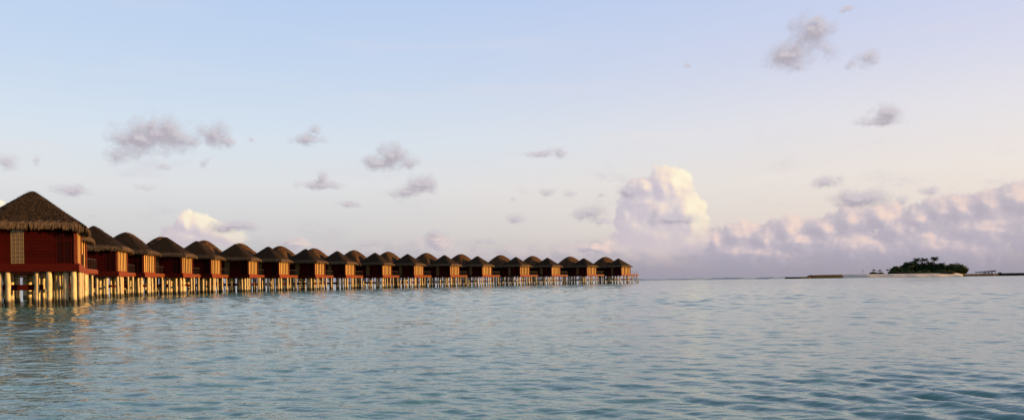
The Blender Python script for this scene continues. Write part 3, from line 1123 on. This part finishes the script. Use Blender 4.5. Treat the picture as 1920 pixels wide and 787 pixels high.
def palm(label, x, ytop, dd, seed, lean=0.0):
    rd = random.Random(seed)
    X, _ = ipt(x, None, DI + dd)
    _, ztop = ipt(x, ytop, DI + dd)
    zb_ = 1.7
    H = ztop - zb_ - 2.5
    t = obj('coconut_palm', None, None, (X - lean, DI + dd, zb_))
    tag(t, label, 'palm', 'coconut palms of the island')
    mb = MB().tube([(0, 0, -.4), (lean * .2, 0, H * .35), (lean * .6, 0, H * .7), (lean, 0, H)], [.26, .19, .16, .14], 8)
    obj('trunk', mb.mesh('trunk', M['trunk'], True), t)
    for k in range(30):
        a = 6.283 * k / 30 + rd.uniform(-.2, .2)
        up = rd.uniform(.35, 1.5)
        ln = rd.uniform(3.2, 4.4)
        f = MB()
        pts = []
        ang = up
        p = Vector((0, 0, 0))
        N = 9
        for q in range(N):
            pts.append(p.copy())
            p = p + Vector((math.cos(ang), 0, math.sin(ang))) * ln / N
            ang -= .19 + .05 * rd.random()
        for q in range(N - 1):
            c0, c1 = pts[q], pts[q + 1]
            for s_ in (-1, 1):
                for h in (0, .5):
                    b0 = c0.lerp(c1, h)
                    b1 = c0.lerp(c1, h + .46)
                    lw_ = .95 * math.sin(math.pi * (q + h + 1.1) / (N + 1.2)) + .08
                    tip = b1 + Vector((.28, s_ * lw_, -.30 * lw_ - .12))
                    i = len(f.v)
                    f.v += [tuple(b0), tuple(b1), tuple(tip)]
                    f.f.append((i, i + 1, i + 2))
        f.tube(pts, [.04 * (1 - q / N) + .012 for q in range(N)], 4)
        obj('frond', f.mesh('frond', M['palm']), t, (lean, 0, H), (0, 0, a))
    return t


palm('palm leaning out at the left of the three tall palms', 1719, 482, 24, 61, -.6)
palm('middle palm of the three tall palms on the island', 1733.5, 481.5, 24, 62, .3)
palm('tallest palm on the island, standing apart to the right of the middle', 1752.5, 479.5, 22, 63, .2)
palm('short palm with drooping fronds just right of the tallest palm', 1765, 491, 20, 64, .8)
palm('short palm at the left shoulder of the wood', 1706, 489.5, 22, 65, -.4)
palm('short palm hemmed in between the middle and the tallest palm', 1743, 488, 25, 66, .2)


def parasol(label, x, ytip, dd):
    X, zt_ = ipt(x, ytip, DI + dd)
    t = obj('thatched_parasol', None, None, (X, DI + dd, 1.7))
    tag(t, label, 'parasol', 'thatched parasols on the beach')
    H = zt_ - 1.7
    obj('pole', MB().tube([(0, 0, -.3), (0, 0, H - .25)], [.09, .07], 8).mesh('pole', M['trunk'], True), t)
    mb = MB()
    seg = 20
    rd = random.Random(int(x))
    rings = [(.08, 0), (.6, -.42), (1.15, -.72), (1.72, -.98)]
    for r, z in rings:
        for k in range(seg):
            a = 6.283 * k / seg
            rr = r * (1 + (.07 * rd.uniform(-1, 1) if r > 1.5 else 0))
            mb.v.append((rr * math.cos(a), rr * math.sin(a), H + z - (.12 * rd.random() if r > 1.5 else 0)))
    for q in range(3):
        for k in range(seg):
            k2 = (k + 1) % seg
            mb.f.append((q * seg + k, (q + 1) * seg + k, (q + 1) * seg + k2, q * seg + k2))
    mb.f.append(tuple(range(seg)))
    i0 = len(mb.v)
    mb.v.append((0, 0, H - .75))
    for k in range(seg):
        mb.f.append((3 * seg + (k + 1) % seg, 3 * seg + k, i0))
    obj('canopy', mb.mesh('canopy', M['umb']), t)


parasol('leftmost of the three thatched parasols beside the hedge', 1638.5, 504.3, 13)
parasol('middle one of the three thatched parasols', 1650, 505, 13)
parasol('right thatched parasol half hidden by the shrubs', 1664.5, 504, 15)


def shelter():
    xa, z0 = ipt(1831, 509.8, DI + 4)
    xb, z1 = ipt(1863.5, 506.6, DI + 4)
    L = xb - xa
    t = obj('open_shelter', None, None, (xa, DI + 4, 1.2))
    tag(t, 'open shelter with a dark slanted roof on thin posts, right of the wood', 'shelter')
    z0 -= 1.2
    z1 -= 1.2
    mb = MB()
    mb.v = [(0, -2, z0 - .4), (L, -2, z1 - .75), (L, 2, z1 - .75), (0, 2, z0 - .4), (0, -2, z0), (L, -2, z1), (L, 2, z1), (0, 2, z0)]
    mb.f = [(0, 3, 2, 1), (4, 5, 6, 7), (0, 1, 5, 4), (1, 2, 6, 5), (2, 3, 7, 6), (3, 0, 4, 7)]
    obj('roof', mb.mesh('roof', M['darkroof']), t)
    for fx in (.1, .5, .97):
        for y in (-1.7, 1.7):
            z = z0 + (z1 - z0) * fx - .5
            obj('post', MB().box(-.08, .08, -.08, .08, -.6, z).mesh('post', M['rail']), t, (L * fx, y, 0))
    for k, fx in enumerate((.38, .6, .78)):
        c_ = MB()
        c_.box(-.9, .9, -.35, .35, .28, .4)
        c_.bar((.3, 0, .4), (1.0, 0, .85), .7, .08, (0, 1, 0))
        for q in (-.8, .7):
            c_.box(q, q + .1, -.33, .33, 0, .28)
        o = obj('sun_lounger', c_.mesh('sun_lounger', M['umb']), None, (xa + L * fx, DI + 3.2, 1.35))
        tag(o, ['left', 'middle', 'right'][k] + ' dark lounger of the three under the slanted shelter roof', 'lounger', 'loungers under the shelter')


shelter()
xa, za = ipt(1872)
mb = MB().box(-.6, .6, -.6, .6, 0, .9).box(-.75, .75, -.75, .75, .9, 1.02)
o = obj('stone_pillar', mb.mesh('stone_pillar', M['stone_dark']), None, (xa, DI - 1.5, 1.1))
tag(o, 'squat dark stone pillar where the ochre and dark breakwaters meet', 'pillar')
